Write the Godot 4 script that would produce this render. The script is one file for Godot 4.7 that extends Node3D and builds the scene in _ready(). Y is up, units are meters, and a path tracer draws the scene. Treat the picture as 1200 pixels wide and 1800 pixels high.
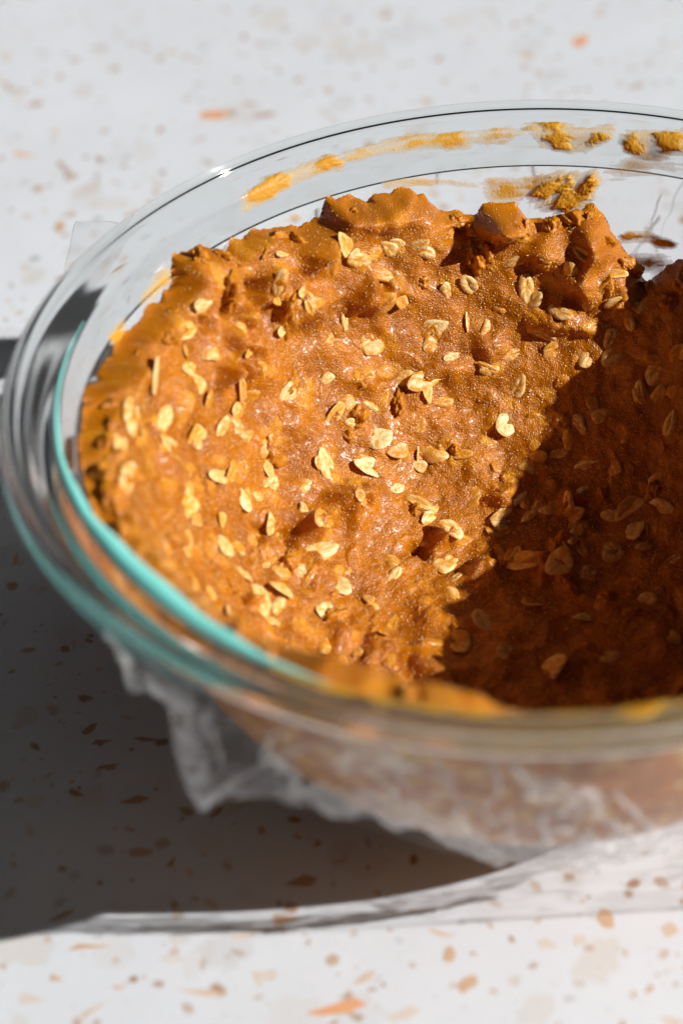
extends Node3D
# A glass mixing bowl of pumpkin oat cookie dough on a terrazzo table, in hard sun from the right.
# Metres, y up; the bowl stands on the origin. Angles run from +x (right) over +z (towards the viewer).

const INNER := [[0.0, .0055], [.025, .0055], [.043, .0068], [.0565, .0115], [.070, .0205], [.0815, .0325], [.0908, .0475], [.0988, .0655], [.1052, .0835], [.109, .0955], [.1115, .1015]]
const LIP := [[.1128, .1037], [.1150, .1044], [.1190, .1047], [.1225, .1056]]
var wall_points := PackedVector2Array()    # inner wall of the bowl, every half millimetre along its length
var wall_inward := PackedVector2Array()
var wall_end := 0.0                        # length of the wall up to the lip
var top_end := 0.0
const STEP := .0005


func _ready():
	# camera
	var cam := Camera3D.new()
	cam.name = "camera"
	var pitch := deg_to_rad(39.2625)
	var roll := deg_to_rad(-3.4138)
	var ahead := Vector3(0, -sin(pitch), -cos(pitch))
	var over := Vector3(0, cos(pitch), -sin(pitch))
	var side := Vector3.RIGHT * cos(roll) + over * sin(roll)
	over = over * cos(roll) - Vector3.RIGHT * sin(roll)
	cam.transform = Transform3D(Basis(side, over, -ahead), Vector3(-.04717, .47508, .49811))
	var lens := CameraAttributesPhysical.new()
	lens.frustum_focal_length = 61.735
	lens.frustum_focus_distance = .715
	lens.frustum_near = .02
	lens.frustum_far = 20.0
	lens.exposure_aperture = 4.8
	cam.attributes = lens
	cam.keep_aspect = Camera3D.KEEP_HEIGHT
	cam.fov = 22.0
	cam.near = .02
	cam.far = 20.0
	add_child(cam)
	cam.current = true
	# sky and sun
	var env := Environment.new()
	env.background_mode = Environment.BG_SKY
	var heaven := ProceduralSkyMaterial.new()
	heaven.sky_top_color = Color(.014, .0155, .018).linear_to_srgb()
	heaven.sky_horizon_color = Color(.15, .155, .165).linear_to_srgb()
	heaven.sky_curve = .06
	heaven.ground_horizon_color = Color(.02, .019, .018).linear_to_srgb()
	heaven.ground_bottom_color = Color(.015, .014, .013).linear_to_srgb()
	env.sky = Sky.new()
	env.sky.sky_material = heaven
	env.tonemap_mode = Environment.TONE_MAPPER_LINEAR
	env.tonemap_exposure = 1.13
	env.sdfgi_enabled = true
	env.ssao_enabled = true
	env.ssil_enabled = true
	var world := WorldEnvironment.new()
	world.name = "world"
	world.environment = env
	add_child(world)
	var sun := DirectionalLight3D.new()
	sun.name = "sun"
	sun.light_energy = 1.6
	sun.light_color = Color(1.0, .982, .955)
	sun.light_angular_distance = .5
	sun.shadow_enabled = true
	add_child(sun)
	sun.look_at_from_position(Vector3(.155, .105, .053) * 10.0, Vector3.ZERO, Vector3.UP)

	make_profile()
	build_table()
	build_bowl()
	build_dough()
	build_smears()
	build_film()


# ---------------------------------------------------------------- helpers

func spline(points: Array, n := 24) -> PackedVector2Array:
	var out := PackedVector2Array()
	for i in points.size() - 1:
		var a := Vector2(points[maxi(i - 1, 0)][0], points[maxi(i - 1, 0)][1])
		var b := Vector2(points[i][0], points[i][1])
		var c := Vector2(points[i + 1][0], points[i + 1][1])
		var e := Vector2(points[mini(i + 2, points.size() - 1)][0], points[mini(i + 2, points.size() - 1)][1])
		for k in n:
			out.append(b.cubic_interpolate(c, a, e, float(k) / n))
	out.append(Vector2(points[-1][0], points[-1][1]))
	return out


func make_profile():
	var fine := spline(INNER)
	var whole := spline(INNER + LIP)
	for i in fine.size() - 1:
		wall_end += fine[i].distance_to(fine[i + 1])
	for i in whole.size() - 1:
		top_end += whole[i].distance_to(whole[i + 1])
	var at := 0.0
	var next := 0.0
	for i in whole.size() - 1:
		var l := whole[i].distance_to(whole[i + 1])
		while next <= at + l:
			wall_points.append(whole[i].lerp(whole[i + 1], (next - at) / maxf(l, 1e-9)))
			next += STEP
		at += l
	for i in wall_points.size():
		var t := (wall_points[mini(i + 2, wall_points.size() - 1)] - wall_points[maxi(i - 2, 0)]).normalized()
		wall_inward.append(Vector2(-t.y, t.x))


func on_wall(u: float, off: float) -> Vector2:
	var s := clampf(u / STEP, 0.0, wall_points.size() - 1.001)
	var i := int(s)
	return wall_points[i].lerp(wall_points[i + 1], s - i) + wall_inward[i].lerp(wall_inward[i + 1], s - i) * off


func around(p: Vector2, phi: float) -> Vector3:
	return Vector3(p.x * cos(phi), p.y, p.x * sin(phi))


func steps(table: Array, x: float, period := 360.0) -> float:
	# smooth interpolation in a list of [x, value] that closes on itself
	x = fposmod(x, period)
	var n := table.size()
	for i in n:
		var a: Array = table[i]
		var b: Array = table[(i + 1) % n]
		var bx: float = b[0] if i + 1 < n else b[0] + period
		var xx := x if x >= table[0][0] else x + period
		if xx >= a[0] and xx <= bx:
			return lerpf(a[1], b[1], smoothstep(0.0, 1.0, (xx - a[0]) / maxf(bx - a[0], 1e-6)))
	return table[0][1]


func noise(seed_: int, octaves := 3, kind := FastNoiseLite.TYPE_SIMPLEX_SMOOTH) -> FastNoiseLite:
	var n := FastNoiseLite.new()
	n.seed = seed_
	n.noise_type = kind
	n.frequency = 1.0
	n.fractal_octaves = octaves
	if octaves < 2:
		n.fractal_type = FastNoiseLite.FRACTAL_NONE
	return n


func grid_mesh(nx: int, ny: int, points: PackedVector3Array, colors: PackedColorArray, wrap := false, keep := PackedByteArray(), flip := false, least := 1) -> ArrayMesh:
	# nx columns by ny rows; smooth normals from the neighbours
	var normals := PackedVector3Array()
	normals.resize(points.size())
	for j in ny:
		for i in nx:
			var l := (i - 1 + nx) % nx if wrap else maxi(i - 1, 0)
			var r := (i + 1) % nx if wrap else mini(i + 1, nx - 1)
			var dx := points[j * nx + r] - points[j * nx + l]
			var dy := points[mini(j + 1, ny - 1) * nx + i] - points[maxi(j - 1, 0) * nx + i]
			var n := dx.cross(dy).normalized()
			normals[j * nx + i] = -n if flip else n
	var index := PackedInt32Array()
	var last := nx if wrap else nx - 1
	for j in ny - 1:
		for i in last:
			var a := j * nx + i
			var b := j * nx + (i + 1) % nx
			var c := a + nx
			var d := b + nx
			if keep.size() and (keep[a] + keep[b] + keep[c] + keep[d]) < least:
				continue
			if flip:
				index.append_array([a, b, c, b, d, c])
			else:
				index.append_array([a, c, b, b, c, d])
	return arrays(points, normals, colors, index)


func arrays(points, normals, colors, index, uvs = PackedVector2Array()) -> ArrayMesh:
	var a := []
	a.resize(Mesh.ARRAY_MAX)
	a[Mesh.ARRAY_VERTEX] = points
	a[Mesh.ARRAY_NORMAL] = normals
	if colors.size():
		a[Mesh.ARRAY_COLOR] = colors
	if uvs.size():
		a[Mesh.ARRAY_TEX_UV] = uvs
	a[Mesh.ARRAY_INDEX] = index
	var m := ArrayMesh.new()
	m.add_surface_from_arrays(Mesh.PRIMITIVE_TRIANGLES, a)
	return m


func put(called: String, mesh: Mesh, material: Material, parent: Node = self) -> MeshInstance3D:
	var o := MeshInstance3D.new()
	o.name = called
	o.mesh = mesh
	o.material_override = material
	o.cast_shadow = GeometryInstance3D.SHADOW_CASTING_SETTING_ON
	parent.add_child(o, true)
	return o


func tag(o: Node, label: String, category := "", group := "", kind := ""):
	o.set_meta("label", label)
	if category: o.set_meta("category", category)
	if group: o.set_meta("group", group)
	if kind: o.set_meta("kind", kind)


func base(called: String) -> Node3D:
	var o := Node3D.new()
	o.name = called
	add_child(o, true)
	return o


func lathe(profile: PackedVector2Array, sides: int, closed := false, flip := false) -> ArrayMesh:
	var points := PackedVector3Array()
	var rows := profile.size() + (1 if closed else 0)
	for j in rows:
		for i in sides:
			points.append(around(profile[j % profile.size()], TAU * i / sides))
	return grid_mesh(sides, rows, points, PackedColorArray(), true, PackedByteArray(), flip)


func grain(seed_: int, frequency: float, octaves: int, size := 512, kind := FastNoiseLite.TYPE_SIMPLEX) -> NoiseTexture2D:
	var t := NoiseTexture2D.new()
	t.width = size
	t.height = size
	t.seamless = true
	t.noise = noise(seed_, octaves, kind)
	t.noise.frequency = frequency
	return t


# ---------------------------------------------------------------- table

func build_table():
	var rng := RandomNumberGenerator.new()
	rng.seed = 11
	var side := 2048
	var im := Image.create(side, side, false, Image.FORMAT_RGB8)
	var mottle := noise(5, 4)
	var fine := noise(6, 2)
	for y in range(0, side):
		for x in range(0, side):
			var v := 1.0 + .018 * mottle.get_noise_2d(x * .006, y * .006)
			if (x + y) % 2 == 0:
				v += .010 * fine.get_noise_2d(x * .12, y * .12)
			im.set_pixel(x, y, Color(.868 * v, .890 * v, .925 * v))
	# flecks too small to pick apart: .8 m of table over the picture, so 2.56 px per mm
	for k in 15000:
		var cx := rng.randf() * side
		var cy := rng.randf() * side
		var a := .8 + 6.0 * pow(rng.randf(), 3.2)
		var b := a * rng.randf_range(.35, .9)
		var turn := rng.randf() * PI
		var tone: Color = [Color(.76, .65, .56), Color(.70, .56, .45), Color(.80, .74, .70), Color(.74, .74, .76), Color(.64, .50, .40)][rng.randi() % 5]
		var share := rng.randf_range(.4, 1.0)
		var ca := cos(turn)
		var sa := sin(turn)
		var reach := int(a + 1.5)
		var bite := rng.randf() * 40.0
		for dy in range(-reach, reach + 1):
			for dx in range(-reach, reach + 1):
				var q := Vector2((dx * ca + dy * sa) / a, (dy * ca - dx * sa) / b).length() + .35 * fine.get_noise_2d(dx * .5 + bite, dy * .5)
				if q < 1.0:
					var px := posmod(int(cx) + dx, side)
					var py := posmod(int(cy) + dy, side)
					im.set_pixel(px, py, im.get_pixel(px, py).lerp(tone, share * clampf((1.0 - q) * 3.0, 0.0, 1.0)))
	# broad pale stones under the surface
	for k in 900:
		var cx := rng.randf() * side
		var cy := rng.randf() * side
		var a := rng.randf_range(7.0, 24.0)
		var b := a * rng.randf_range(.4, .9)
		var turn := rng.randf() * PI
		var tone: Color = [Color(.80, .76, .72), Color(.79, .79, .80), Color(.82, .77, .71)][rng.randi() % 3]
		var share := rng.randf_range(.12, .42)
		var bite := rng.randf() * 90.0
		for dy in range(-int(a) - 1, int(a) + 2):
			for dx in range(-int(a) - 1, int(a) + 2):
				var q := Vector2((dx * cos(turn) + dy * sin(turn)) / a, (dy * cos(turn) - dx * sin(turn)) / b)
				var d := maxf(absf(q.x) + absf(q.y) * .4, absf(q.y)) + .30 * fine.get_noise_2d(dx * .09 + bite, dy * .09)
				if d < 1.0:
					var px := posmod(int(cx) + dx, side)
					var py := posmod(int(cy) + dy, side)
					im.set_pixel(px, py, im.get_pixel(px, py).lerp(tone, share * clampf((1.0 - d) * 6.0, 0.0, 1.0)))
	var m := StandardMaterial3D.new()
	m.resource_name = "terrazzo"
	m.albedo_texture = ImageTexture.create_from_image(im)
	m.roughness = .48
	m.metallic_specular = .35
	m.heightmap_enabled = true
	m.heightmap_scale = .008
	m.heightmap_texture = grain(8, .05, 3)
	var slab := SurfaceTool.new()
	slab.begin(Mesh.PRIMITIVE_TRIANGLES)
	# a slab 1.6 m by 1.6 m, 3 cm thick
	var h := .8
	var low := -.03
	var face := func(a: Vector3, b: Vector3, c: Vector3, d: Vector3, n: Vector3):
		for p in [a, b, c, a, c, d]:
			slab.set_normal(n)
			slab.set_uv(Vector2(p.x + .45, p.z + .55) / .8)
			slab.add_vertex(p)
	face.call(Vector3(-h, 0, -h), Vector3(h, 0, -h), Vector3(h, 0, h), Vector3(-h, 0, h), Vector3.UP)
	face.call(Vector3(-h, 0, h), Vector3(h, 0, h), Vector3(h, low, h), Vector3(-h, low, h), Vector3.BACK)
	face.call(Vector3(h, 0, -h), Vector3(-h, 0, -h), Vector3(-h, low, -h), Vector3(h, low, -h), Vector3.FORWARD)
	face.call(Vector3(-h, 0, -h), Vector3(-h, 0, h), Vector3(-h, low, h), Vector3(-h, low, -h), Vector3.LEFT)
	face.call(Vector3(h, 0, h), Vector3(h, 0, -h), Vector3(h, low, -h), Vector3(h, low, h), Vector3.RIGHT)
	face.call(Vector3(-h, low, h), Vector3(h, low, h), Vector3(h, low, -h), Vector3(-h, low, -h), Vector3.DOWN)
	var table := put("table_surface", slab.commit(), m)
	tag(table, "white terrazzo table surface flecked with orange and beige stone chips", "", "", "structure")
	# stone chips that can be told apart: thin slivers set flush in the white
	var chip_meshes := []
	for k in 14:
		chip_meshes.append(chip_shape(rng))
	var tones := []
	for c in [Color(.80, .42, .23), Color(.66, .46, .32), Color(.71, .57, .47), Color(.73, .65, .59), Color(.73, .71, .70), Color(.50, .31, .22), Color(.78, .57, .45)]:
		var cm := StandardMaterial3D.new()
		cm.resource_name = "stone_chip"
		cm.albedo_color = c.linear_to_srgb()
		cm.vertex_color_use_as_albedo = true
		cm.roughness = .45
		cm.metallic_specular = .35
		tones.append(cm)
	# x, z, length and width in mm, turn, tone
	var seen := [[-84, -308, 14, 9, 0, 0], [-66, -305, 9, 4, 10, 5], [49, -343, 11, 8, 20, 0], [-149, -288, 13, 9, -10, 6], [-125, -218, 16, 9, 15, 6], [-111, -246, 8, 5, 5, 1], [-105, -252, 5, 4, 0, 1],
		[-112, 75, 13, 6, -12, 1], [-121, 84, 4, 3, 0, 1], [-106, 88, 4, 2, 0, 1], [-67, 70, 9, 7, 30, 1], [-28, 84, 7, 6, 70, 1], [-23, 84, 6, 2, 0, 1], [-48, 89, 8, 3, 40, 2], [-25, 93, 8, 5, 45, 1], [-55, 98, 15, 6, 12, 0],
		[10, 76, 8, 6, 55, 1], [-6, 75, 4, 3, 60, 2], [3, 82, 6, 4, 60, 3], [-30, 77, 8, 3, -40, 2], [-87, 91, 15, 3, -8, 2], [-111, 94, 10, 5, 25, 2], [-72, 87, 8, 6, 30, 3], [-93, 80, 9, 6, 20, 4], [-127, 90, 9, 6, 15, 3],
		[-76, 74, 10, 5, 10, 3], [13, 86, 8, 3, -60, 3], [24, 80, 6, 5, 80, 2], [28, 92, 7, 6, 30, 3], [-40, 101, 9, 5, 20, 3], [-102, 45, 9, 4, -20, 1], [-94, 49, 6, 4, 75, 5], [-62, 58, 11, 5, 12, 5], [-83, 33, 6, 3, 30, 5], [-104, 27, 10, 4, 20, 5],
		[-110, 14, 9, 4, 5, 5], [-92, -2, 10, 8, -40, 5], [-101, 5, 9, 3, 0, 5], [-113, 5, 8, 3, 15, 5], [-116, 0, 7, 5, 40, 5], [-112, 55, 6, 3, 60, 5], [-120, 64, 9, 2, 30, 5]]
	var spots := []
	for s in seen:
		spots.append([s[0] * .001, s[1] * .001, s[2] * .001, s[3] * .001, deg_to_rad(s[4]), s[5]])
	while spots.size() < 296:
		var z := rng.randf_range(-.46, .112)
		var spread := .14 + .06 * (.112 - z) / .57
		var x := -.045 + rng.randf_range(-1.0, 1.0) * spread
		var l := .003 + .007 * pow(rng.randf(), 2.0)
		var free := true
		for s in spots:
			if Vector2(x - s[0], z - s[1]).length() < (l + s[2]) * .55:
				free = false
		if free:
			spots.append([x, z, l, l * rng.randf_range(.35, .8), rng.randf() * PI, [2, 3, 2, 3, 4, 2, 3, 1, 3][rng.randi() % 9]])
	var n := 0
	for s in spots:
		var o := put("stone_chip", chip_meshes[n % 14], tones[s[5]], table)
		o.transform = Transform3D(Basis(Vector3.UP, s[4]) * Basis.from_scale(Vector3(s[2], .00012, s[3])), Vector3(s[0], .00002 + .000002 * (n % 9), s[1]))
		n += 1


func chip_shape(rng: RandomNumberGenerator) -> ArrayMesh:
	# one unit long; a broken, many-sided flake with a paler rim
	var corners := rng.randi_range(3, 6)
	var ring := PackedVector2Array()
	for k in corners:
		var a := TAU * (k + rng.randf_range(-.38, .38)) / corners
		ring.append(Vector2(cos(a), sin(a)) * rng.randf_range(.26, .58))
	var soft := PackedVector2Array()
	for k in corners:
		var a := ring[k]
		var b := ring[(k + 1) % corners]
		for t in [.08, .5, .92]:
			soft.append(a.lerp(b, t) * (1.0 + rng.randf_range(-.05, .05)))
	var count := soft.size()
	var points := PackedVector3Array([Vector3(0, 1, 0)])
	var colors := PackedColorArray([Color.WHITE])
	for ring_no in 3:
		for k in count:
			var q: Vector2 = soft[k] * [.62, .93, 1.0][ring_no]
			points.append(Vector3(q.x, [1.0, .9, 0.0][ring_no], q.y))
			var g: float = rng.randf_range([.86, .95, 1.0][ring_no], [1.08, 1.25, 1.3][ring_no])
			colors.append(Color(g, g * 1.02, g * 1.05))
	var normals := PackedVector3Array()
	normals.resize(points.size())
	normals.fill(Vector3.UP)
	var index := PackedInt32Array()
	for k in count:
		var k2 := (k + 1) % count
		index.append_array([0, 1 + k, 1 + k2])
		for r in 2:
			var a := 1 + r * count + k
			var b := 1 + r * count + k2
			index.append_array([a, a + count, b, b, a + count, b + count])
	return arrays(points, normals, colors, index)


# ---------------------------------------------------------------- bowl

func build_bowl():
	var bowl := base("glass_mixing_bowl")
	tag(bowl, "clear glass mixing bowl with flared rim and added teal sun glow on its edge, holding orange oat dough", "bowl")
	var glass := StandardMaterial3D.new()
	glass.resource_name = "clear_glass"
	glass.transparency = BaseMaterial3D.TRANSPARENCY_ALPHA
	glass.albedo_color = Color(.9, .96, .95, .03)
	glass.roughness = .02
	glass.metallic_specular = .16
	var inside := PackedVector2Array()
	var outside := PackedVector2Array()
	var joint := wall_end - .0066
	for k in 81:
		var u := joint * k / 80.0
		inside.append(on_wall(u, 0.0))
		var q := on_wall(u, -lerpf(.0036, .0017, smoothstep(.140, joint, u)))
		outside.append(Vector2(q.x, maxf(q.y, .0004)))
	put("inner_wall", lathe(inside, 256), glass, bowl)
	put("outer_wall", lathe(outside, 256, false, true), glass, bowl)
	# the rim is thick enough to bend what is seen through it
	var thick := StandardMaterial3D.new()
	thick.resource_name = "rim_glass"
	thick.refraction_enabled = true
	thick.refraction_scale = .05
	thick.transparency = BaseMaterial3D.TRANSPARENCY_ALPHA
	thick.albedo_color = Color(.985, .998, .995, 0.0)
	thick.roughness = .04
	var start := inside[80]
	var shape := spline([[start.x, start.y], [.1110, .1005], [.1121, .1031], [.1133, .1040], [.1148, .1044], [.1182, .1048], [.1203, .1049], [.1213, .1053], [.1220, .1063], [.1231, .1070], [.1245, .1069], [.1257, .1060], [.1259, .1048], [.1253, .1041], [.1235, .1033], [.1195, .1015], [.1165, .1000], [.1142, .0982], [.1120, .0962], [outside[80].x, outside[80].y]], 6)
	put("rim", lathe(shape, 360, true), thick, bowl)
	# sunlight in the glass, painted teal: an added fillet inside the rim, another outside
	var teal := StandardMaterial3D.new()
	teal.resource_name = "teal_glow"
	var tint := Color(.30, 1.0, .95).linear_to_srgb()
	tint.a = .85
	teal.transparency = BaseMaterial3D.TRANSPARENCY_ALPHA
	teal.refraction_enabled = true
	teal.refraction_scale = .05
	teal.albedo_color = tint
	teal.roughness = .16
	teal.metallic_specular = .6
	put("painted_teal_glow", glow_strip([[117, .0004], [124, .0018], [132, .0042], [143, .0062], [151, .0056], [160, .0032], [172, .0014], [186, .0006], [198, .0002]], 117, 198, Vector2(.1131, .1047), -.45, .0030), teal, bowl)
	put("added_teal_edge", glow_strip([[126, .0002], [134, .0008], [146, .0010], [158, .0008], [168, .0002]], 126, 168, Vector2(.1264, .1040), -1.2, .0005), teal, bowl)


func glow_strip(widths: Array, from: float, to: float, outer: Vector2, slope: float, thick: float) -> ArrayMesh:
	# a flattened tube along the rim whose width changes round it
	var points := PackedVector3Array()
	var nx := 90
	var ny := 15
	var across := Vector2(-1, slope).normalized()
	var up := Vector2(-across.y, across.x)
	if up.y < 0.0: up = -up
	for j in ny:
		for i in nx:
			var deg := lerpf(from, to, float(i) / (nx - 1))
			var w: float = steps(widths, deg, 720.0)
			var a := TAU * j / (ny - 1)
			var c := outer + across * w * .5
			var q := c + across * (-cos(a)) * w * .5 + up * sin(a) * minf(thick, w * .42)
			points.append(around(q, deg_to_rad(deg)))
	return grid_mesh(nx, ny, points, PackedColorArray())


# ---------------------------------------------------------------- dough

const NF := 1100
const NU := 400
var dough_points := PackedVector3Array()
var dough_normals := PackedVector3Array()
var reach := PackedFloat32Array()
# how far up the wall the dough reaches, in mm along the wall, by angle
const EDGE := [[0, 160], [6, 161], [13, 164], [22, 165], [34, 165], [48, 162], [58, 159], [70, 155], [84, 154], [98, 155], [104, 163], [118, 164], [128, 162], [140, 158], [152, 155], [164, 153], [172, 155], [179, 159], [184, 158], [189, 161], [193, 158], [199, 157], [203, 159], [207, 156], [212, 158], [216, 158], [219, 164.5], [223, 163], [226, 158], [231, 158], [236, 158], [240, 155], [243, 155], [245, 160], [250, 157], [254, 156], [259, 155], [261, 149], [266, 147], [269, 150], [272, 150], [275, 145], [278, 146], [281, 147], [284, 149], [290, 137], [293, 130], [298, 138], [303, 148], [309, 157], [318, 161], [328, 158], [336, 155], [345, 156], [354, 158]]


func build_dough():
	var rng := RandomNumberGenerator.new()
	rng.seed = 77
	var du := .1672 / (NU - 1)
	var count := NF * NU
	var lump := PackedFloat32Array()
	var yellow := PackedFloat32Array()
	lump.resize(count)
	yellow.resize(count)
	# lumps and hollows: degrees, mm along the wall, radius mm, height mm
	var lumps := [
	[270,146,3.7,7], [272,146,3.1,5], [238,149,3.4,6], [241,150,3.1,4], [230,148,2.9,5], [227,145,2.6,4], [223,143,2.6,4], [218,140,2.9,4], [214,134,2.9,6], [219,130,2.6,3],
	[233,137,4.9,4], [246,133,4.3,5], [251,133,3.4,3], [245,157,5.7,5], [252,154,5.7,4], [217,165,3.7,6], [214,163,4.3,3], [213,81,4.0,5], [224,80,4.3,4], [230,78,2.9,3],
	[246,51,3.4,4], [236,53,2.9,-5], [206,84,2.9,-4], [201,93,2.6,-3], [183,166,2.9,4], [196,157,5.7,4], [222,136,3.4,3], [237,136,4.3,3], [267,113,4.3,2], [282,119,4.3,3],
	[287,141,4.3,6], [284,130,4.3,4], [277,139,4.3,3], [265,144,2.6,-6], [263,143,2.0,-4], [220,148,2.0,-5], [226,149,2.0,-4], [215,148,2.0,-3], [278,119,3.4,3], [258,108,5.7,1.5],
	[180,43,5.7,2.5], [177,32,5.7,2.5], [160,26,5.7,2], [185,56,4.3,2], [214,103,8.6,-2], [225,75,8.6,2], [203,70,5.7,2], [246,75,8.6,-1.5], [189,131,5.7,3], [204,137,5.7,2],
	[166,155,3.1,3], [287,62,3.4,4], [287,43,2.6,5], [289,30,2.6,4], [278,32,4.3,4], [252,34,3.4,3], [266,62,3.4,3]]
	for k in 60:
		lumps.append([rng.randf() * 360.0, rng.randf_range(30, 160), rng.randf_range(2.5, 6.0), rng.randf_range(-1.2, 1.5)])
	for l in lumps:
		stamp_lump(lump, l[0], l[1] * .001, l[2] * .001 * 1.25, l[3] * .00125, du)
	# flakes that the dough covers: they lift it and show through lighter
	for k in 620:
		var u: float = .167 * sqrt(rng.randf_range(.02, 1.0))
		stamp_flake(lump, yellow, rng.randf_range(95.0, 325.0) if k % 6 else rng.randf() * 360.0, u, rng.randf() * TAU, rng.randf_range(.0020, .0044), rng.randf_range(.0012, .0028), rng.randf_range(.0002, .0008), rng.randf_range(-.1, 1.0), du)
	var n1 := noise(21, 2)
	var n2 := noise(22, 2)
	var n3 := noise(23, 2)
	var n4 := noise(24, 2)
	var ragged := noise(25, 3)
	var keep := PackedByteArray()
	keep.resize(count)
	var thick := PackedFloat32Array()
	thick.resize(count)
	var over := PackedFloat32Array()
	over.resize(count)
	var colors := PackedColorArray()
	colors.resize(count)
	dough_points.resize(count)
	var brown := Color(.37, .106, .003)
	var orange := Color(.64, .210, .002)
	var honey := Color(.84, .37, .018)
	reach.clear()
	for i in NF:
		var a := TAU * i / NF
		var e: float = steps(EDGE, 360.0 * i / NF) * .001
		e += .0020 * ragged.get_noise_2d(cos(a) * 9.0, sin(a) * 9.0)
		reach.append(e)
	for j in NU:
		var u := j * du
		var w := on_wall(u, 0.0)
		var inward := wall_inward[mini(int(u / STEP), wall_inward.size() - 1)]
		var body := .0135 - .004 * clampf((u - .07) / .09, 0.0, 1.0)
		for i in NF:
			var k := j * NF + i
			var a := TAU * i / NF
			var p := around(w, a)
			var wave := n1.get_noise_3dv(p * 55.0)
			var mid := n2.get_noise_3dv(p * 170.0)
			var small := n3.get_noise_3dv(p * 520.0)
			var tiny := n4.get_noise_3dv(p * 1500.0)
			var rim := (reach[i] - u + .0005 * small + .0013 * mid) / .0085
			var e := clampf(rim, 0.0, 1.0)
			e = sqrt(e * (2.0 - e)) * smoothstep(-.05, .34, e)
			var t := body * e * (1.0 + .25 * wave * (1.0 - e)) + (lump[k] + .0019 * wave + .00045 * mid + .00010 * small + .00006 * tiny) * smoothstep(0.0, .85, e)
			thick[k] = t
			keep[k] = 1 if rim > 0.0 else 0
			over[k] = maxf(0.0, -rim * .0085)
			var light := clampf(.45 + .50 * n2.get_noise_3dv(p * 95.0 + Vector3(9, 3, 1)) + .45 * small + .25 * wave, 0.0, 1.0)
			var c := brown.lerp(orange, light)
			c = c.lerp(honey, clampf(yellow[k] * (.75 + .6 * small + .3 * tiny), 0.0, .9))
			colors[k] = c.lerp(orange, (1.0 - e) * .6)
	# a torn edge is soft: even the steep border out along the bowl
	for pass_no in 2:
		for j in range(NU - 90, NU):
			var row := thick.slice(j * NF, j * NF + NF)
			for i in NF:
				var soft := clampf((u_soft(j * du, reach[i])), 0.0, 1.0)
				if soft > 0.0:
					var mean := (row[i - 3] + row[i - 2] + row[i - 1] + row[i] + row[(i + 1) % NF] + row[(i + 2) % NF] + row[(i + 3) % NF]) / 7.0
					thick[j * NF + i] = lerpf(row[i], mean, soft)
	for j in NU:
		var w := on_wall(j * du, 0.0)
		var inward := wall_inward[mini(int(j * du / STEP), wall_inward.size() - 1)]
		for i in NF:
			if over[j * NF + i] > 0.0:
				# past the edge: draw the border in to where the dough ends
				dough_points[j * NF + i] = around(on_wall(j * du - minf(over[j * NF + i], .004), .0003), TAU * i / NF)
				continue
			dough_points[j * NF + i] = around(w + inward * maxf(thick[j * NF + i] + .0003, .0003), TAU * i / NF)
	var m := StandardMaterial3D.new()
	m.resource_name = "dough"
	m.vertex_color_use_as_albedo = true
	m.roughness = .29
	m.metallic_specular = .42
	m.heightmap_enabled = true
	m.heightmap_texture = grain(31, .125, 2, 1024)
	m.heightmap_scale = .030
	m.uv1_triplanar = true
	m.uv1_scale = Vector3.ONE * 14.0
	m.uv1_world_triplanar = true
	var specks := grain(33, .10, 3, 1024)
	var ramp := Gradient.new()
	ramp.offsets = PackedFloat32Array([0.0, .22, .45, .7, 1.0])
	ramp.colors = PackedColorArray([Color(.66, .58, .50), Color(.88, .84, .80), Color(.96, .95, .94), Color(1, 1, 1), Color(1, 1, 1)])
	specks.color_ramp = ramp
	m.albedo_texture = specks
	m.subsurf_scatter_enabled = true
	m.subsurf_scatter_strength = .13
	m.clearcoat_enabled = true
	m.clearcoat = .12
	m.clearcoat_roughness = .18
	var mesh := grid_mesh(NF, NU, dough_points, colors, true, keep)
	dough_normals = mesh.surface_get_arrays(0)[Mesh.ARRAY_NORMAL]
	var dough := base("cookie_dough")
	tag(dough, "orange brown pumpkin dough with oats, scooped hollow, coating the inside of the glass bowl", "cookie dough")
	put("dough_body", mesh, m, dough)
	# the side pressed against the glass
	var back := PackedVector3Array()
	var back_colors := PackedColorArray()
	var back_keep := PackedByteArray()
	var bx := NF / 2
	var by := NU / 2
	for j in by:
		for i in bx:
			var k := j * 2 * NF + i * 2
			var a := TAU * i / bx
			back.append(around(on_wall(j * 2 * du, .00025), a))
			back_colors.append(colors[k].lerp(Color(.84, .54, .18), clampf(2.6 * n2.get_noise_3dv(back[-1] * 130.0) - .25, 0.0, .9)))
			back_keep.append(keep[k])
	put("pressed_side", grid_mesh(bx, by, back, back_colors, true, back_keep, true, 4), m, dough)
	build_clumps(dough, m, rng)
	build_crystals(dough, thick, rng)
	build_oats(dough, rng)


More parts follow.
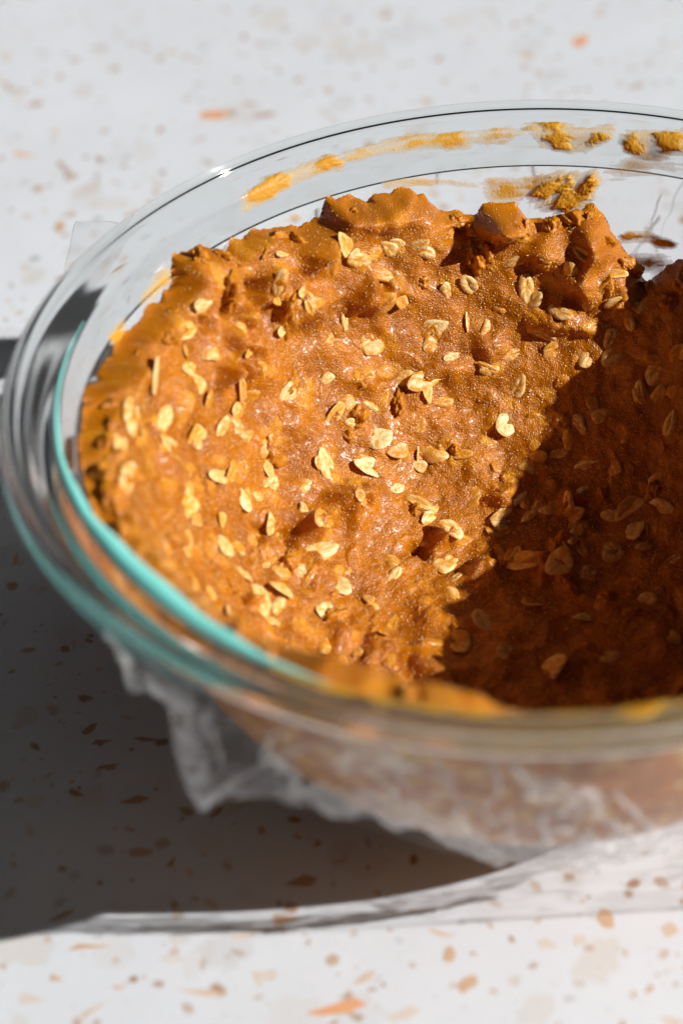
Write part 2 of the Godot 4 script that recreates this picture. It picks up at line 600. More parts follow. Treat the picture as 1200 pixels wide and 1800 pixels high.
func build_clumps(dough: Node3D, m: Material, rng: RandomNumberGenerator):
	# soft crumbs of dough that stand out from the torn upper edge and here and there from the hollow
	var shapes := []
	for k in 10:
		var n1 := noise(300 + k, 3)
		var points := PackedVector3Array()
		var colors := PackedColorArray()
		for j in 19:
			for i in 30:
				var a := TAU * i / 30.0
				var b := PI * j / 18.0
				var q := Vector3(sin(b) * cos(a), cos(b), sin(b) * sin(a))
				var d := 1.0 + .55 * n1.get_noise_3dv(q * 1.1) + .22 * n1.get_noise_3dv(q * 3.2 + Vector3.ONE * 9.0)
				points.append(q * d * .5)
				var f := clampf(.55 + n1.get_noise_3dv(q * 2.0 + Vector3.ONE * 30.0), 0.0, 1.0)
				colors.append(Color(.44, .125, .008).lerp(Color(.74, .28, .012), f))
		shapes.append(grid_mesh(30, 19, points, colors, true))
	var spots := []
	var deg := 0.0
	while deg < 360.0:
		var r: float = reach[posmod(int(deg / 360.0 * NF), NF)]
		spots.append([deg, r - rng.randf_range(.002, .0075), rng.randf_range(.0028, .0064), rng.randf_range(.15, .75)])
		deg += rng.randf_range(1.6, 4.6)
	for k in 90:
		var d := rng.randf() * 360.0
		spots.append([d, minf(.16 * sqrt(rng.randf()), reach[posmod(int(d / 360.0 * NF), NF)] - .01), rng.randf_range(.003, .0075), -1.0])
	for s in spots.size():
		var t: Array = spots[s]
		var at := dough_at(t[0], t[1])
		var o := put("dough_clump", shapes[s % 10], m, dough)
		var p: Vector3 = at[0]
		if t[3] >= 0.0:
			var wall := around(on_wall(t[1], .0035), deg_to_rad(t[0]))
			p = wall.lerp(p, t[3])
		else:
			p -= at[1] * t[2] * .22
		var turn := Basis.from_euler(Vector3(rng.randf() * TAU, rng.randf() * TAU, rng.randf() * TAU))
		o.transform = Transform3D(turn * Basis.from_scale(Vector3(t[2] * rng.randf_range(.9, 1.7), t[2] * rng.randf_range(.6, 1.0), t[2])), p)


func build_crystals(dough: Node3D, thick: PackedFloat32Array, rng: RandomNumberGenerator):
	# undissolved sugar: tiny bright facets all over the surface
	var st := SurfaceTool.new()
	st.begin(Mesh.PRIMITIVE_TRIANGLES)
	var tips := [Vector3(.5, 0, 0), Vector3(0, 0, .5), Vector3(-.5, 0, 0), Vector3(0, 0, -.5)]
	for k in 4:
		for p in [Vector3(0, .32, 0), tips[(k + 1) % 4], tips[k]]: st.add_vertex(p)
		for p in [Vector3(0, -.32, 0), tips[k], tips[(k + 1) % 4]]: st.add_vertex(p)
	st.set_smooth_group(-1)
	st.generate_normals()
	var m := StandardMaterial3D.new()
	m.resource_name = "sugar"
	m.albedo_color = Color(.80, .52, .25).linear_to_srgb()
	m.roughness = .12
	m.metallic_specular = .9
	st.set_material(m)
	var places: Array[Transform3D] = []
	while places.size() < 60000:
		var j := int(NU * sqrt(rng.randf()))
		var i := rng.randi() % NF
		var k := mini(j, NU - 1) * NF + i
		if thick[k] < .004: continue
		var next := mini(j + 1, NU - 1) * NF + (i + 1) % NF
		var p := dough_points[k].lerp(dough_points[next], rng.randf())
		var size := .00024 + .00036 * pow(rng.randf(), 2.0)
		var y := (dough_normals[k] + Vector3(rng.randf_range(-1, 1), rng.randf_range(-1, 1), rng.randf_range(-1, 1)) * .55).normalized()
		var x := y.cross(Vector3(.3, .2, 1.0)).normalized()
		places.append(Transform3D(Basis(x, y, x.cross(y)) * Basis.from_scale(Vector3.ONE * size), p + dough_normals[k] * size * .1))
	var many := MultiMesh.new()
	many.transform_format = MultiMesh.TRANSFORM_3D
	many.mesh = st.commit()
	many.instance_count = places.size()
	for k in places.size():
		many.set_instance_transform(k, places[k])
	var o := MultiMeshInstance3D.new()
	o.name = "sugar_crystals"
	o.multimesh = many
	o.set_meta("kind", "stuff")
	dough.add_child(o, true)


func u_soft(u: float, edge: float) -> float:
	return 1.0 - (edge - u - .004) / .010


func stamp_lump(lump: PackedFloat32Array, deg: float, u0: float, r: float, h: float, du: float):
	var rad := maxf(on_wall(u0, .01).x, .004)
	var dj := int(r * 2.0 / du)
	var j0 := int(u0 / du)
	var di := mini(int(r * 2.0 / rad / TAU * NF), NF / 2 - 1)
	var i0 := int(deg / 360.0 * NF)
	var twist := sin(deg * 7.3) * .8
	for j in range(maxi(j0 - dj, 0), mini(j0 + dj + 1, NU)):
		for i in range(i0 - di, i0 + di + 1):
			var x := (i - i0) * TAU / NF * rad
			var y := (j - j0) * du
			var ang := atan2(y, x)
			var q := sqrt(x * x + y * y) / r * (1.0 + .18 * sin(ang * 3.0 + deg) + .10 * sin(ang * 5.0 + twist * 9.0))
			if q < 1.9:
				var k := j * NF + posmod(i, NF)
				lump[k] += h * exp(-pow(q, 2.6) * 1.6)


func stamp_flake(lump: PackedFloat32Array, yellow: PackedFloat32Array, deg: float, u0: float, turn: float, a: float, b: float, h: float, tint: float, du: float):
	var rad := maxf(on_wall(u0, .012).x, .004)
	var dj := int(a / du) + 1
	var j0 := int(u0 / du)
	var di := mini(int(a / rad / TAU * NF) + 1, NF / 2 - 1)
	var i0 := int(deg / 360.0 * NF)
	var ca := cos(turn)
	var sa := sin(turn)
	for j in range(maxi(j0 - dj, 0), mini(j0 + dj + 1, NU)):
		for i in range(i0 - di, i0 + di + 1):
			var x := (i - i0) * TAU / NF * rad
			var y := (j - j0) * du
			var s := (x * ca + y * sa) / a
			var t := (y * ca - x * sa) / b
			var q := s * s + t * t
			if q < 1.0:
				var k := j * NF + posmod(i, NF)
				lump[k] += h * (1.0 - q * q * q) * (.6 + .4 * t)
				yellow[k] = maxf(yellow[k], tint * (1.0 - q * q * q))


func dough_at(deg: float, u: float) -> Array:
	# point on the dough and its general direction there
	var du := .1672 / (NU - 1)
	var i := posmod(int(round(deg / 360.0 * NF)), NF)
	var j := clampi(int(round(u / du)), 1, NU - 2)
	var n := Vector3.ZERO
	var p := Vector3.ZERO
	for dj in [-6, 0, 6]:
		for di in [-6, 0, 6]:
			var k := clampi(j + dj, 0, NU - 1) * NF + posmod(i + di, NF)
			n += dough_normals[k]
			p += dough_points[k]
	return [dough_points[j * NF + i].lerp(p / 9.0, .35), n.normalized()]


func oat_shape(rng: RandomNumberGenerator, coat: int) -> ArrayMesh:
	# a rolled oat: a thin dished flake one unit long, creased along its middle, its edge worn
	var n := 22
	var rings := PackedFloat32Array([0.0, .35, .65, .86, 1.0])
	var bumps := [rng.randf() * TAU, rng.randf() * TAU, rng.randf() * TAU]
	var pinch := rng.randf_range(-.22, .22)
	var bend := rng.randf_range(-.5, .7)
	var crease := rng.randf_range(.02, .09)
	var wear := noise(rng.randi() % 9999, 3)
	var points := PackedVector3Array()
	var colors := PackedColorArray()
	var cream := Color(.80, .46, .11)
	var pale := Color(.90, .64, .25)
	var dry := rng.randf()
	cream = cream.lerp(Color(.88, .66, .34), dry * dry)
	pale = pale.lerp(Color(.92, .78, .50), dry * dry)
	var coated := [Color(.74, .38, .05), Color(.70, .31, .025), Color(.64, .25, .014)][coat] as Color
	for side in [1.0, -1.0]:
		for r in rings.size():
			for k in n:
				var a := TAU * k / n
				var edge := .5 * (1.0 + .08 * sin(2.0 * a + bumps[0]) + .06 * sin(3.0 * a + bumps[1]) + .03 * sin(5.0 * a + bumps[2]) + .07 * wear.get_noise_2d(cos(a) * 3.0, sin(a) * 3.0))
				var q := Vector2(cos(a), sin(a)) * edge * rings[r]
				q.y *= 1.0 + pinch * 2.0 * q.x
				var t: float = (.075 if side > 0 else .02) * sqrt(maxf(0.0, 1.0 - pow(rings[r], 3.0)))
				var z: float = side * t - bend * q.y * q.y - .12 * bend * q.x * q.x
				if side > 0:
					z -= crease * exp(-pow(q.y / .07, 2.0)) * (1.0 - rings[r]) + .02 * wear.get_noise_2d(q.x * 7.0, q.y * 12.0)
				points.append(Vector3(q.x, z, q.y))
				var f := wear.get_noise_2d(q.x * 5.0 + 30.0, q.y * 5.0) + .4 * wear.get_noise_2d(q.x * 16.0, q.y * 16.0)
				var cover: float = clampf([.34, .62, .92][coat] + 1.4 * f - .25 * (rings[r] - .5), 0.0, 1.0)
				var c := cream.lerp(pale, clampf(.5 + wear.get_noise_2d(q.x * 9.0, q.y * 20.0 + 7.0), 0.0, 1.0))
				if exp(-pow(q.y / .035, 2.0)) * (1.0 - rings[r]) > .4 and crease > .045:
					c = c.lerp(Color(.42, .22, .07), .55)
				colors.append(c.lerp(coated, smoothstep(.25, .75, cover)))
	var half := rings.size() * n
	var index := PackedInt32Array()
	for s in 2:
		for r in rings.size() - 1:
			for k in n:
				var a := s * half + r * n + k
				var b := s * half + r * n + (k + 1) % n
				if s == 0: index.append_array([a, a + n, b, b, a + n, b + n])
				else: index.append_array([a, b, a + n, b, b + n, a + n])
	var st := SurfaceTool.new()
	st.begin(Mesh.PRIMITIVE_TRIANGLES)
	for k in points.size():
		st.set_color(colors[k])
		st.set_smooth_group(0)
		st.add_vertex(points[k])
	for k in index:
		st.add_index(k)
	st.generate_normals()
	return st.commit()


func build_oats(dough: Node3D, rng: RandomNumberGenerator):
	var m := StandardMaterial3D.new()
	m.resource_name = "oat"
	m.vertex_color_use_as_albedo = true
	m.roughness = .42
	m.metallic_specular = .5
	m.heightmap_enabled = true
	m.heightmap_texture = grain(41, .06, 3)
	m.heightmap_scale = .012
	m.uv1_triplanar = true
	m.uv1_scale = Vector3.ONE * 50.0
	m.uv1_world_triplanar = true
	m.backlight_enabled = true
	m.backlight = Color(.22, .14, .05)
	var shapes := []
	for coat in 3:
		var row := []
		for k in 9:
			row.append(oat_shape(rng, coat))
		shapes.append(row)
	# degrees round the bowl, mm up the wall, length, width, turn, how much dough sticks to it
	var flakes := [
	[264,130,7.5,4.3,-70,0], [257,120,8.6,3.9,4,0], [257,115,8.1,7.0,18,2], [260,110,7.0,3.1,6,1], [253,105,9.5,5.9,6,1], [271,109,6.2,4.4,13,1], [279,110,7.7,4.7,22,2], [276,117,7.7,4.4,20,2],
	[272,99,8.5,4.3,58,1], [269,87,7.5,6.2,26,0], [240,92,8.4,6.1,-7,0], [235,85,9.3,5.2,-44,0], [226,92,9.4,6.3,-90,0], [234,115,5.3,2.9,12,0], [225,117,6.9,4.5,56,0], [233,105,7.1,4.7,32,1],
	[252,83,9.2,7.5,-66,1], [248,83,6.3,2.2,60,1], [244,84,5.4,3.6,-81,1], [239,75,5.3,3.2,-13,0], [219,92,7.2,5.1,-16,1], [201,114,12.5,4.4,-32,0], [203,103,7.4,6.6,-122,0], [205,90,7.1,7.3,-79,1],
	[208,74,11.1,6.0,-38,0], [189,80,7.6,7.4,-116,0], [183,86,11.8,5.6,-169,0], [204,62,7.1,5.0,-124,0], [192,63,6.0,6.2,-123,0], [177,119,11.9,7.5,-173,1], [188,104,5.8,7.5,-111,0], [191,99,12.5,5.8,-33,2],
	[198,151,11.4,7.5,33,0], [210,151,6.9,4.6,-12,1], [213,142,6.8,5.4,40,1], [207,143,7.1,3.7,-22,1], [201,128,7.0,5.9,17,1], [207,123,7.2,5.2,18,1], [211,120,6.4,4.5,-13,2], [196,140,8.2,4.6,11,0],
	[187,153,10.9,7.5,6,1], [215,159,8.1,3.1,-1,0], [216,157,7.8,2.9,-8,0], [221,127,8.4,4.9,-82,2], [228,134,3.3,2.8,14,0], [220,135,4.0,2.9,21,1], [229,148,7.5,3.6,44,1], [245,146,3.3,2.6,-17,0],
	[257,142,6.4,4.9,-40,1], [248,130,9.1,6.3,67,2], [273,136,8.5,3.9,24,1], [284,138,7.9,3.4,-36,1], [284,132,4.0,2.3,64,0], [233,159,4.4,2.7,4,0], [287,128,7.1,3.1,56,2], [263,120,6.1,2.0,64,1],
	[266,118,7.0,2.2,78,1], [257,64,7.3,6.4,8,2], [245,62,9.3,4.7,5,1], [266,52,8.1,5.5,6,1], [270,61,7.2,2.1,18,0], [274,74,7.1,5.6,50,1], [240,43,8.5,6.6,-4,1], [240,55,6.2,4.9,-72,2],
	[246,52,6.9,4.4,-56,1], [229,29,7.0,4.6,-106,1], [219,49,6.3,3.1,13,0], [233,139,7.5,6.8,-76,2], [235,136,7.1,5.8,-86,2], [245,120,8.7,7.1,21,2], [237,126,5.4,5.1,26,2], [181,162,10.9,4.5,-1,0],
	[186,123,8.3,7.5,0,1], [171,102,11.4,3.6,-43,1], [221,142,4.6,4.3,35,1], [242,112,5.0,3.1,-37,2], [218,109,3.6,2.4,-56,1], [199,74,5.0,4.8,-95,1], [226,77,4.8,4.1,-50,2], [205,48,5.4,3.6,-111,1],
	[211,63,5.9,3.3,-1,2], [213,81,6.3,5.8,-69,2], [253,145,4.9,2.4,-32,1], [268,139,5.2,3.1,5,2], [237,35,6.4,4.2,-9,1], [254,126,4.6,3.2,38,2], [269,123,5.3,3.4,-44,2], [235,97,4.7,3.1,42,2],
	[191,123,8.6,6.7,1,1], [192,133,8.7,5.8,8,2], [185,145,10.3,7.5,-1,2], [174,158,12.5,7.5,-20,1], [281,78,7.7,4.7,14,1], [289,74,8.0,4.0,24,1], [291,111,9.1,6.1,53,1], [297,99,9.9,4.5,98,1],
	[305,94,7.9,3.6,93,0], [291,91,7.7,5.4,29,1], [308,57,7.5,5.2,100,0], [303,63,9.5,4.9,72,1], [311,67,7.6,5.2,24,1], [279,59,6.0,6.2,84,1], [290,65,6.8,4.8,62,1], [299,108,7.8,5.3,72,1],
	[286,109,7.0,5.4,66,1], [270,32,9.7,7.5,24,1], [289,29,7.4,7.5,-15,0], [223,17,9.1,6.2,-52,0], [192,20,7.7,7.5,-97,1], [70,9,10.4,7.3,-155,1], [322,17,5.3,3.3,46,0], [302,35,9.6,6.6,80,1],
	[306,44,5.8,6.9,51,1], [262,50,6.2,5.3,2,2], [274,18,6.7,6.3,-42,1], [287,37,6.9,5.4,37,1], [301,101,7.0,4.4,85,1], [303,115,7.8,4.7,73,1], [297,84,6.1,4.4,43,2], [306,77,7.0,4.6,72,1],
	[324,54,7.0,5.4,84,1], [334,34,7.2,5.9,84,1], [12,18,7.0,6.2,67,1], [289,51,6.7,4.6,75,2], [358,35,7.3,6.4,94,1], [169,7,6.8,5.9,-92,1]]
	var shown := flakes.size()
	for k in 170:
		flakes.append([rng.randf_range(100.0, 318.0), 160.0 * sqrt(rng.randf_range(.05, .92)), rng.randf_range(3.5, 8.0), rng.randf_range(2.4, 4.8), rng.randf() * 360.0, [1, 2, 1, 2, 1, 2][rng.randi() % 6]])
	for k in flakes.size():
		var f: Array = flakes[k]
		var at := dough_at(f[0], minf(f[1] * .001, reach[posmod(int(f[0] / 360.0 * NF), NF)] - .0055))
		var n: Vector3 = at[1]
		var phi := deg_to_rad(f[0])
		var along := Vector3(-sin(phi), 0, cos(phi))
		along = (along - n * along.dot(n)).normalized()
		var up_wall := along.cross(n).normalized()
		if up_wall.y < 0.0: up_wall = -up_wall
		var turn := deg_to_rad(f[4])
		var x := (along * cos(turn) + up_wall * sin(turn)).normalized()
		var tilt := rng.randf_range(-.42, .42)
		var roll := rng.randf_range(-.38, .38)
		if f[3] < 2.4 and k < shown: roll = [-.95, .95][k % 2]
		var y := n.rotated(x, roll)
		var z := x.cross(y).normalized()
		x = x.rotated(z, tilt)
		y = z.cross(x).normalized()
		var lx: float = f[2] * .001
		var lz: float = f[3] * .001 / (.75 if absf(roll) > .9 else 1.0)
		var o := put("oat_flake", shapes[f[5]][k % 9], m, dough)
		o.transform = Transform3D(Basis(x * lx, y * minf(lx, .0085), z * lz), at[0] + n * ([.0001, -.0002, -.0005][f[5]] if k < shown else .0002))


# ---------------------------------------------------------------- dough left on the glass

func build_smears():
	var m := StandardMaterial3D.new()
	m.resource_name = "thin_dough"
	m.vertex_color_use_as_albedo = true
	m.roughness = .42
	m.metallic_specular = .3
	m.transparency = BaseMaterial3D.TRANSPARENCY_ALPHA
	m.heightmap_enabled = true
	m.heightmap_texture = grain(51, .08, 3)
	m.heightmap_scale = .012
	m.uv1_triplanar = true
	m.uv1_scale = Vector3.ONE * 25.0
	m.backlight_enabled = true
	m.backlight = Color(.45, .26, .05)
	# from degree, mm; to degree, mm; half width mm; thickness mm; how whole it is; seed
	var all := [
		["thin honey smear under the rim, farthest left of those along the far lip", 229, 165.5, 249, 168.5, 3.4, .9, .72, 1],
		["long pale smear under the far rim, right of the farthest left one", 247, 168, 274, 168.5, 3.2, .6, .66, 2],
		["orange smear with two thick blobs under the far rim, second from the right edge", 274, 168, 286, 168.5, 4.6, 1.5, .90, 3],
		["thick orange smear under the far rim nearest the right edge of the photo", 287, 169, 299, 168, 5.0, 1.6, .92, 4],
		["faint dotted line of residue on the far glass, above the dough crest", 252, 159.5, 268, 154.5, 1.4, .25, .50, 5],
		["lumpy orange dough dab climbing the far glass above the dough edge", 274.5, 149, 284.5, 157, 6.5, 2.6, 1.0, 6],
		["yellow thin smear left of the lumpy dab on the far glass", 267.5, 153, 278, 154, 4.2, .5, .75, 7],
		["pale speckled residue on the far glass, right of the lumpy dab", 283, 159, 300, 163, 4.2, .22, .36, 8],
		["small brown dab on the far glass, in front of the shaded dough at right", 287.5, 140, 297, 142, 2.2, .9, .75, 9],
		["yellow thin smear at the shaded dough edge on the far right glass", 288, 133, 299, 137, 4.5, .5, .70, 10],
		["small amber dab on the left glass beside the dough edge", 200, 161, 206, 159, 2.4, .7, .70, 11],
		["thin yellow skirt of residue on the far left glass along the dough edge", 207, 158.5, 219, 161, 2.8, .45, .60, 12],
		["tiny residue spots on the far left glass just above the dough crest", 236, 157, 241, 158, 1.6, .3, .30, 13],
		["broad amber smear on the near rim, beside the teal glow strip", 113, 168.5, 124.5, 168, 4.0, .8, .95, 14],
		["long thin greenish smear on the near rim below the front dough", 84, 167.0, 114, 167.5, 4.2, .5, .85, 15],
		["short yellow smear on the near rim, right end of the long one", 81, 168, 88, 168.5, 3.4, .9, .90, 16],
	]
	all.append(["wide translucent amber coat on the near inside wall, seen through the front rim", 62, 158, 131, 160, 9.5, .5, 1.05, 17])
	for s in all:
		var o := put("dough_smear", smear(s[1], s[2] * .001, s[3], s[4] * .001, s[5] * .001, s[6] * .001, s[7], s[8]), m)
		tag(o, s[0], "dough smear", "dough smears left on the bowl glass")


func smear(deg0: float, u0: float, deg1: float, u1: float, half: float, thick: float, whole: float, seed_: int) -> ArrayMesh:
	var shape := noise(100 + seed_, 4)
	var grainy := noise(130 + seed_, 3)
	var length := deg_to_rad(absf(deg1 - deg0)) * .105
	var nx := int(length / .0003) + 24
	var ny := int(half * 2.8 / .00026)
	var points := PackedVector3Array()
	var colors := PackedColorArray()
	var keep := PackedByteArray()
	var thin := Color(.66, .40, .055)
	var deep := Color(.64, .235, .008)
	for j in ny:
		var v := 2.8 * j / (ny - 1) - 1.4
		for i in nx:
			var s := -.06 + 1.12 * i / (nx - 1)
			var sag := .35 * sin(s * 5.0 + seed_ * 1.7)
			var deg := lerpf(deg0, deg1, s)
			var u := lerpf(u0, u1, s) + v * half
			var ends := pow(absf(2.0 * s - 1.0), 3.5)
			# dragged along the glass by the spatula: long streaks, ragged ends
			var streak := shape.get_noise_2d(s * length * 55.0, v * half * 520.0 + seed_)
			var blot := shape.get_noise_2d(s * length * 75.0 + 60.0, v * half * 130.0)
			var d := 1.0 - (v + sag) * (v + sag) * 1.1 - ends + .95 * blot + lerpf(1.0, .30, whole) * streak - (1.0 - whole) * .85
			var g := grainy.get_noise_2d(s * length * 900.0, v * half * 900.0)
			var body := clampf(d * 1.1, 0.0, 1.0)
			var heavy := clampf((body - .5) * .9 + .5 * blot + .05 * g, 0.0, 1.0) * clampf(thick * 1000.0, .15, 1.0)
			var t := .00012 + thick * (.15 * sqrt(body) + .70 * heavy) * (1.0 + .08 * g)
			points.append(around(on_wall(u, .00025 + t * smoothstep(0.0, .12, d)), deg_to_rad(deg)))
			var c := thin.lerp(deep, heavy)
			c.a = clampf((.30 + .5 * body) * (.55 + .5 * whole) + .8 * heavy + .07 * g, 0.0, 1.0) * smoothstep(0.0, .10, d)
			colors.append(c)
			keep.append(1 if d > 0.0 else 0)
	return grid_mesh(nx, ny, points, colors, false, keep, false)


# ---------------------------------------------------------------- cling film

func build_film():
	var milky := StandardMaterial3D.new()
	milky.resource_name = "crumpled_film"
	milky.transparency = BaseMaterial3D.TRANSPARENCY_ALPHA
	milky.vertex_color_use_as_albedo = true
	milky.roughness = .28
	milky.metallic_specular = .6
	milky.backlight_enabled = true
	milky.backlight = Color(.6, .6, .6)
	var clear := StandardMaterial3D.new()
	clear.resource_name = "stretched_film"
	clear.transparency = BaseMaterial3D.TRANSPARENCY_ALPHA
	clear.albedo_color = Color(.95, .95, .95, .04)
	clear.roughness = .12
	clear.metallic_specular = .5
	var film := base("cling_film")
	tag(film, "clear plastic cling film crumpled round the outside of the glass bowl under its rim", "cling film")
	put("crumpled_skirt", skirt(30.0, 143.5), milky, film)
	put("stretched_back", back_film(196.0, 336.0), milky, film)
	put("loose_corner", corner(), clear, film)
	put("folded_corner_edge", corner_edge(), milky, film)
	put("flared_side", flare(), milky, film)


func outer_wall(u: float, off: float) -> Vector2:
	var q := on_wall(u, -.0036 - off)
	return Vector2(q.x, maxf(q.y, .0008))


func skirt(deg0: float, deg1: float) -> ArrayMesh:
	var n1 := noise(201, 3)
	var n2 := noise(202, 4)
	var rng := RandomNumberGenerator.new()
	rng.seed = 2020
	var nx := 520
	var ny := 130
	# lower end of the film: how far below the rim, mm, by angle
	var hem := [[20, 62], [60, 66], [80, 72], [92, 73], [100, 70], [106, 60], [111, 44], [117, 31], [122, 24], [126, 27], [129.5, 34], [132, 27], [134.5, 16], [137.5, 11], [140, 13], [142, 8], [144, 2]]
	# pulled folds: from (degree, share of the drop) to (degree, share), width, strength
	var folds := []
	for k in 46:
		var d := rng.randf_range(deg0 - 4.0, deg1)
		var v := rng.randf_range(-.15, .75)
		var lean := rng.randf_range(-26.0, 10.0)
		folds.append([Vector2(d, v), Vector2(d + lean, v + rng.randf_range(.25, .8)), rng.randf_range(.007, .026), rng.randf_range(.3, 1.0)])
	for k in 26:
		var d := rng.randf_range(112.0, 150.0)
		var v := rng.randf_range(.0, .8)
		folds.append([Vector2(d, v), Vector2(d + rng.randf_range(-6.0, 6.0), v + rng.randf_range(.2, .6)), rng.randf_range(.010, .028), rng.randf_range(.5, 1.0)])
	for k in 9:
		var d := rng.randf_range(60.0, 110.0)
		var v := rng.randf_range(.55, .97)
		folds.append([Vector2(d, v), Vector2(d + rng.randf_range(14.0, 34.0), v + rng.randf_range(-.10, .06)), rng.randf_range(.02, .05), rng.randf_range(.5, 1.0)])
	var points := PackedVector3Array()
	var colors := PackedColorArray()
	for j in ny:
		var v := float(j) / (ny - 1)
		for i in nx:
			var deg := lerpf(deg0, deg1, float(i) / (nx - 1))
			var phi := deg_to_rad(deg)
			var l: float = steps(hem, deg) * .001
			l *= 1.0 + .12 * n1.get_noise_2d(deg * .22, 3.0)
			var down := l * v
			var hug := smoothstep(124.0, 110.0, deg)
			var wall := outer_wall(wall_end - .006 - down, .0012)
			var free := Vector2(.1205, .0995) + Vector2(.14 * down, -down * .95)
			var q := free.lerp(wall, hug)
			var crease := 0.0
			var here := Vector2(deg, v) + Vector2(n1.get_noise_2d(deg * .10, v * 2.0) * 4.0, n1.get_noise_2d(deg * .08 + 70.0, v * 1.5) * .10)
			for f in folds:
				var a: Vector2 = f[0]
				var e: Vector2 = f[1] - a
				var p := here - a
				if absf(p.x) > absf(e.x) + 8.0: continue
				var ax := Vector2(p.x / 40.0, p.y)
				var ex := Vector2(e.x / 40.0, e.y)
				var t := clampf(ax.dot(ex) / ex.length_squared(), 0.0, 1.0)
				var far: float = (ax - ex * t).length() / f[2]
				if far < 2.5:
					crease = maxf(crease, f[3] * exp(-far * far) * (1.0 - .6 * t * t))
			var crumple := n1.get_noise_2d(deg * .20, down * 60.0)
			var fine := n2.get_noise_2d(deg * .45, down * 130.0)
			var loose := lerpf(1.0, .45, hug)
			q += Vector2(1, .12) * (.0030 * crumple + .0026 * crease + .0010 * fine) * loose * smoothstep(0.0, .15, v)
			points.append(around(q, phi))
			var near_hem := smoothstep(.80, .97, v)
			var haze := .02 + .75 * crease + .10 * maxf(0.0, crumple) + .07 * fine + .50 * near_hem * (.7 + .7 * n1.get_noise_2d(deg * .15, 77.0)) + .06 * (1.0 - hug)
			haze *= .15 + .85 * smoothstep(.002, .010, down)
			colors.append(Color(.92, .91, .92, clampf(haze, .02, .85)))
	return grid_mesh(nx, ny, points, colors)


func back_film(deg0: float, deg1: float) -> ArrayMesh:
	# drawn tight against the far side; only its creases show
	var n1 := noise(211, 3)
	var rng := RandomNumberGenerator.new()
	rng.seed = 909
	var nx := 620
	var ny := 90
	var folds := []
	for k in 44:
		var d := rng.randf_range(deg0, deg1)
		var v := rng.randf_range(-.05, .35)
		folds.append([Vector2(d, v), Vector2(d + rng.randf_range(-9.0, 5.0), v + rng.randf_range(.06, .34)), rng.randf_range(.004, .011), rng.randf_range(.25, 1.0)])
	var points := PackedVector3Array()
	var colors := PackedColorArray()
	for j in ny:
		var v := float(j) / (ny - 1)
		for i in nx:
			var deg := lerpf(deg0, deg1, float(i) / (nx - 1))
			var crease := 0.0
			for f in folds:
				var a: Vector2 = f[0]
				var e: Vector2 = f[1] - a
				var p := Vector2(deg + 2.0 * n1.get_noise_2d(v * 3.0, f[3] * 50.0), v) - a
				if absf(p.x) > absf(e.x) + 2.0: continue
				var ax := Vector2(p.x / 36.0, p.y)
				var ex := Vector2(e.x / 36.0, e.y)
				var t := clampf(ax.dot(ex) / ex.length_squared(), 0.0, 1.0)
				var far: float = (ax - ex * t).length() / (f[2] * (1.15 - t))
				if far < 2.5: crease = maxf(crease, f[3] * exp(-far * far) * (1.0 - t * t))
			var off := .0018 + .0010 * n1.get_noise_2d(deg * .12, v * 3.0) + .0010 * crease
			points.append(around(outer_wall(wall_end - .008 - .085 * v, off), deg_to_rad(deg)))
			colors.append(Color(.95, .95, .96, clampf(.02 + .85 * crease + .04 * n1.get_noise_2d(deg * .2, v * 5.0), .012, .9)))
	return grid_mesh(nx, ny, points, colors)


func corner_point(s: float, t: float) -> Vector3:
	# a loose corner of film that stands out beyond the far left of the rim
	var a := Vector3(-.1128, .0955, -.0945)
	var b := Vector3(-.0930, .0975, -.0860)
	var c := Vector3(-.1150, .0945, -.0700)
	var d := Vector3(-.1080, .0975, -.0480)
	var p := a.lerp(b, s).lerp(c.lerp(d, s), t)
	return p + Vector3(0, .0012 * sin(s * 5.0 + t * 3.0) + .0006 * sin(t * 9.0 - s * 7.0), 0)


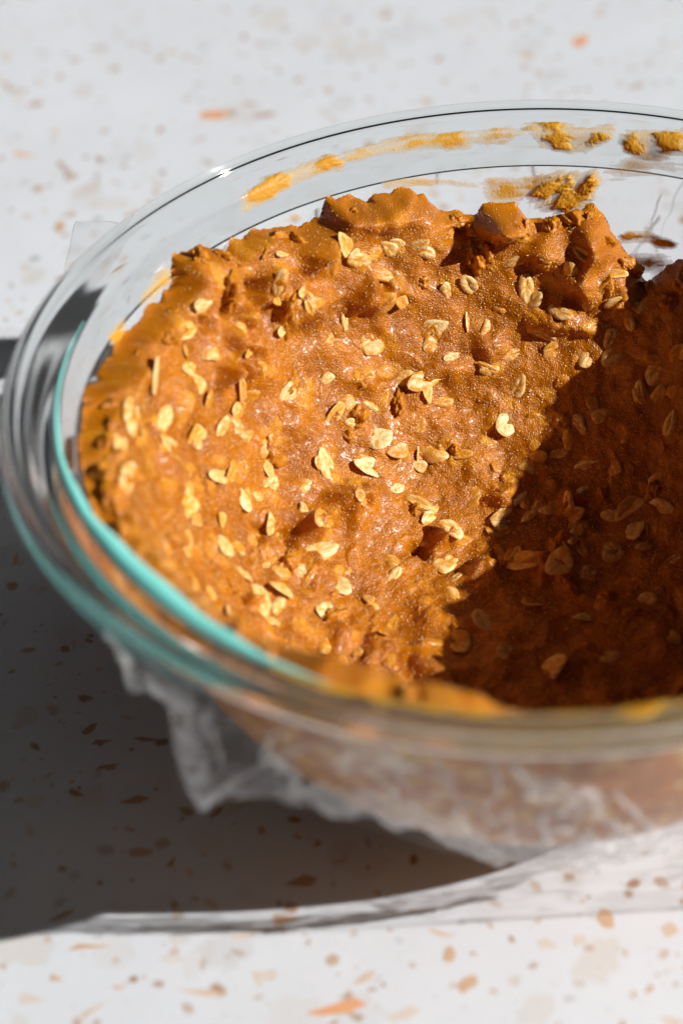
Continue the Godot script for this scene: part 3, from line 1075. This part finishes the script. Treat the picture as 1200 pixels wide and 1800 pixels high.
func corner() -> ArrayMesh:
	var points := PackedVector3Array()
	for j in 20:
		for i in 20:
			points.append(corner_point(i / 19.0, j / 19.0))
	return grid_mesh(20, 20, points, PackedColorArray(), false, PackedByteArray(), true)


func corner_edge() -> ArrayMesh:
	# the folded-over border along two sides, and a crease
	var points := PackedVector3Array()
	var colors := PackedColorArray()
	var n := 60
	for k in n:
		var f := float(k) / (n - 1)
		var st := Vector2(0, 1.0 - f * 2.0) if f < .5 else Vector2(f * 2.0 - 1.0, 0)
		var inner := st + (Vector2(.022, 0) if f < .48 else Vector2(0, .02) if f > .52 else Vector2(.022, .02))
		points.append(corner_point(st.x, st.y) + Vector3(0, .0002, 0))
		points.append(corner_point(inner.x, inner.y) + Vector3(0, .0003, 0))
		colors.append(Color(.7, .7, .72, .55 if f < .5 else .42))
		colors.append(Color(.7, .7, .72, .10))
	return grid_mesh(2, n, points, colors)


func flare() -> ArrayMesh:
	# beyond the right of the picture the film hangs away from the bowl, between it and the sun
	var n1 := noise(221, 4)
	var n2 := noise(222, 2)
	var nx := 300
	var ny := 140
	var points := PackedVector3Array()
	var colors := PackedColorArray()
	for j in ny:
		var v := float(j) / (ny - 1)
		for i in nx:
			var deg := lerpf(-40.0, 69.0, float(i) / (nx - 1))
			var phi := deg_to_rad(deg)
			var r := .119 + .006 * sin(v * PI * .8) + .002 * n1.get_noise_2d(deg * .08, v * 2.0)
			var ridge := exp(-absf(n2.get_noise_2d(deg * .16 + v * 3.0, v * 3.2)) * 8.0)
			var fine := exp(-absf(n1.get_noise_2d(deg * .22 - v * 4.0, v * 7.0 + 5.0)) * 9.0)
			r += .0018 * ridge + .0012 * fine
			var hem := maxf(.006, (r * sin(phi) - .0745) / .505)
			points.append(around(Vector2(r, lerpf(.0995, hem, v)), phi))
			colors.append(Color(.8, .8, .8, clampf(.05 + .30 * ridge * fine + .22 * fine + .12 * n1.get_noise_2d(deg * .1, v * 4.0) + .30 * smoothstep(.93, .99, v), .03, .75)))
	return grid_mesh(nx, ny, points, colors)
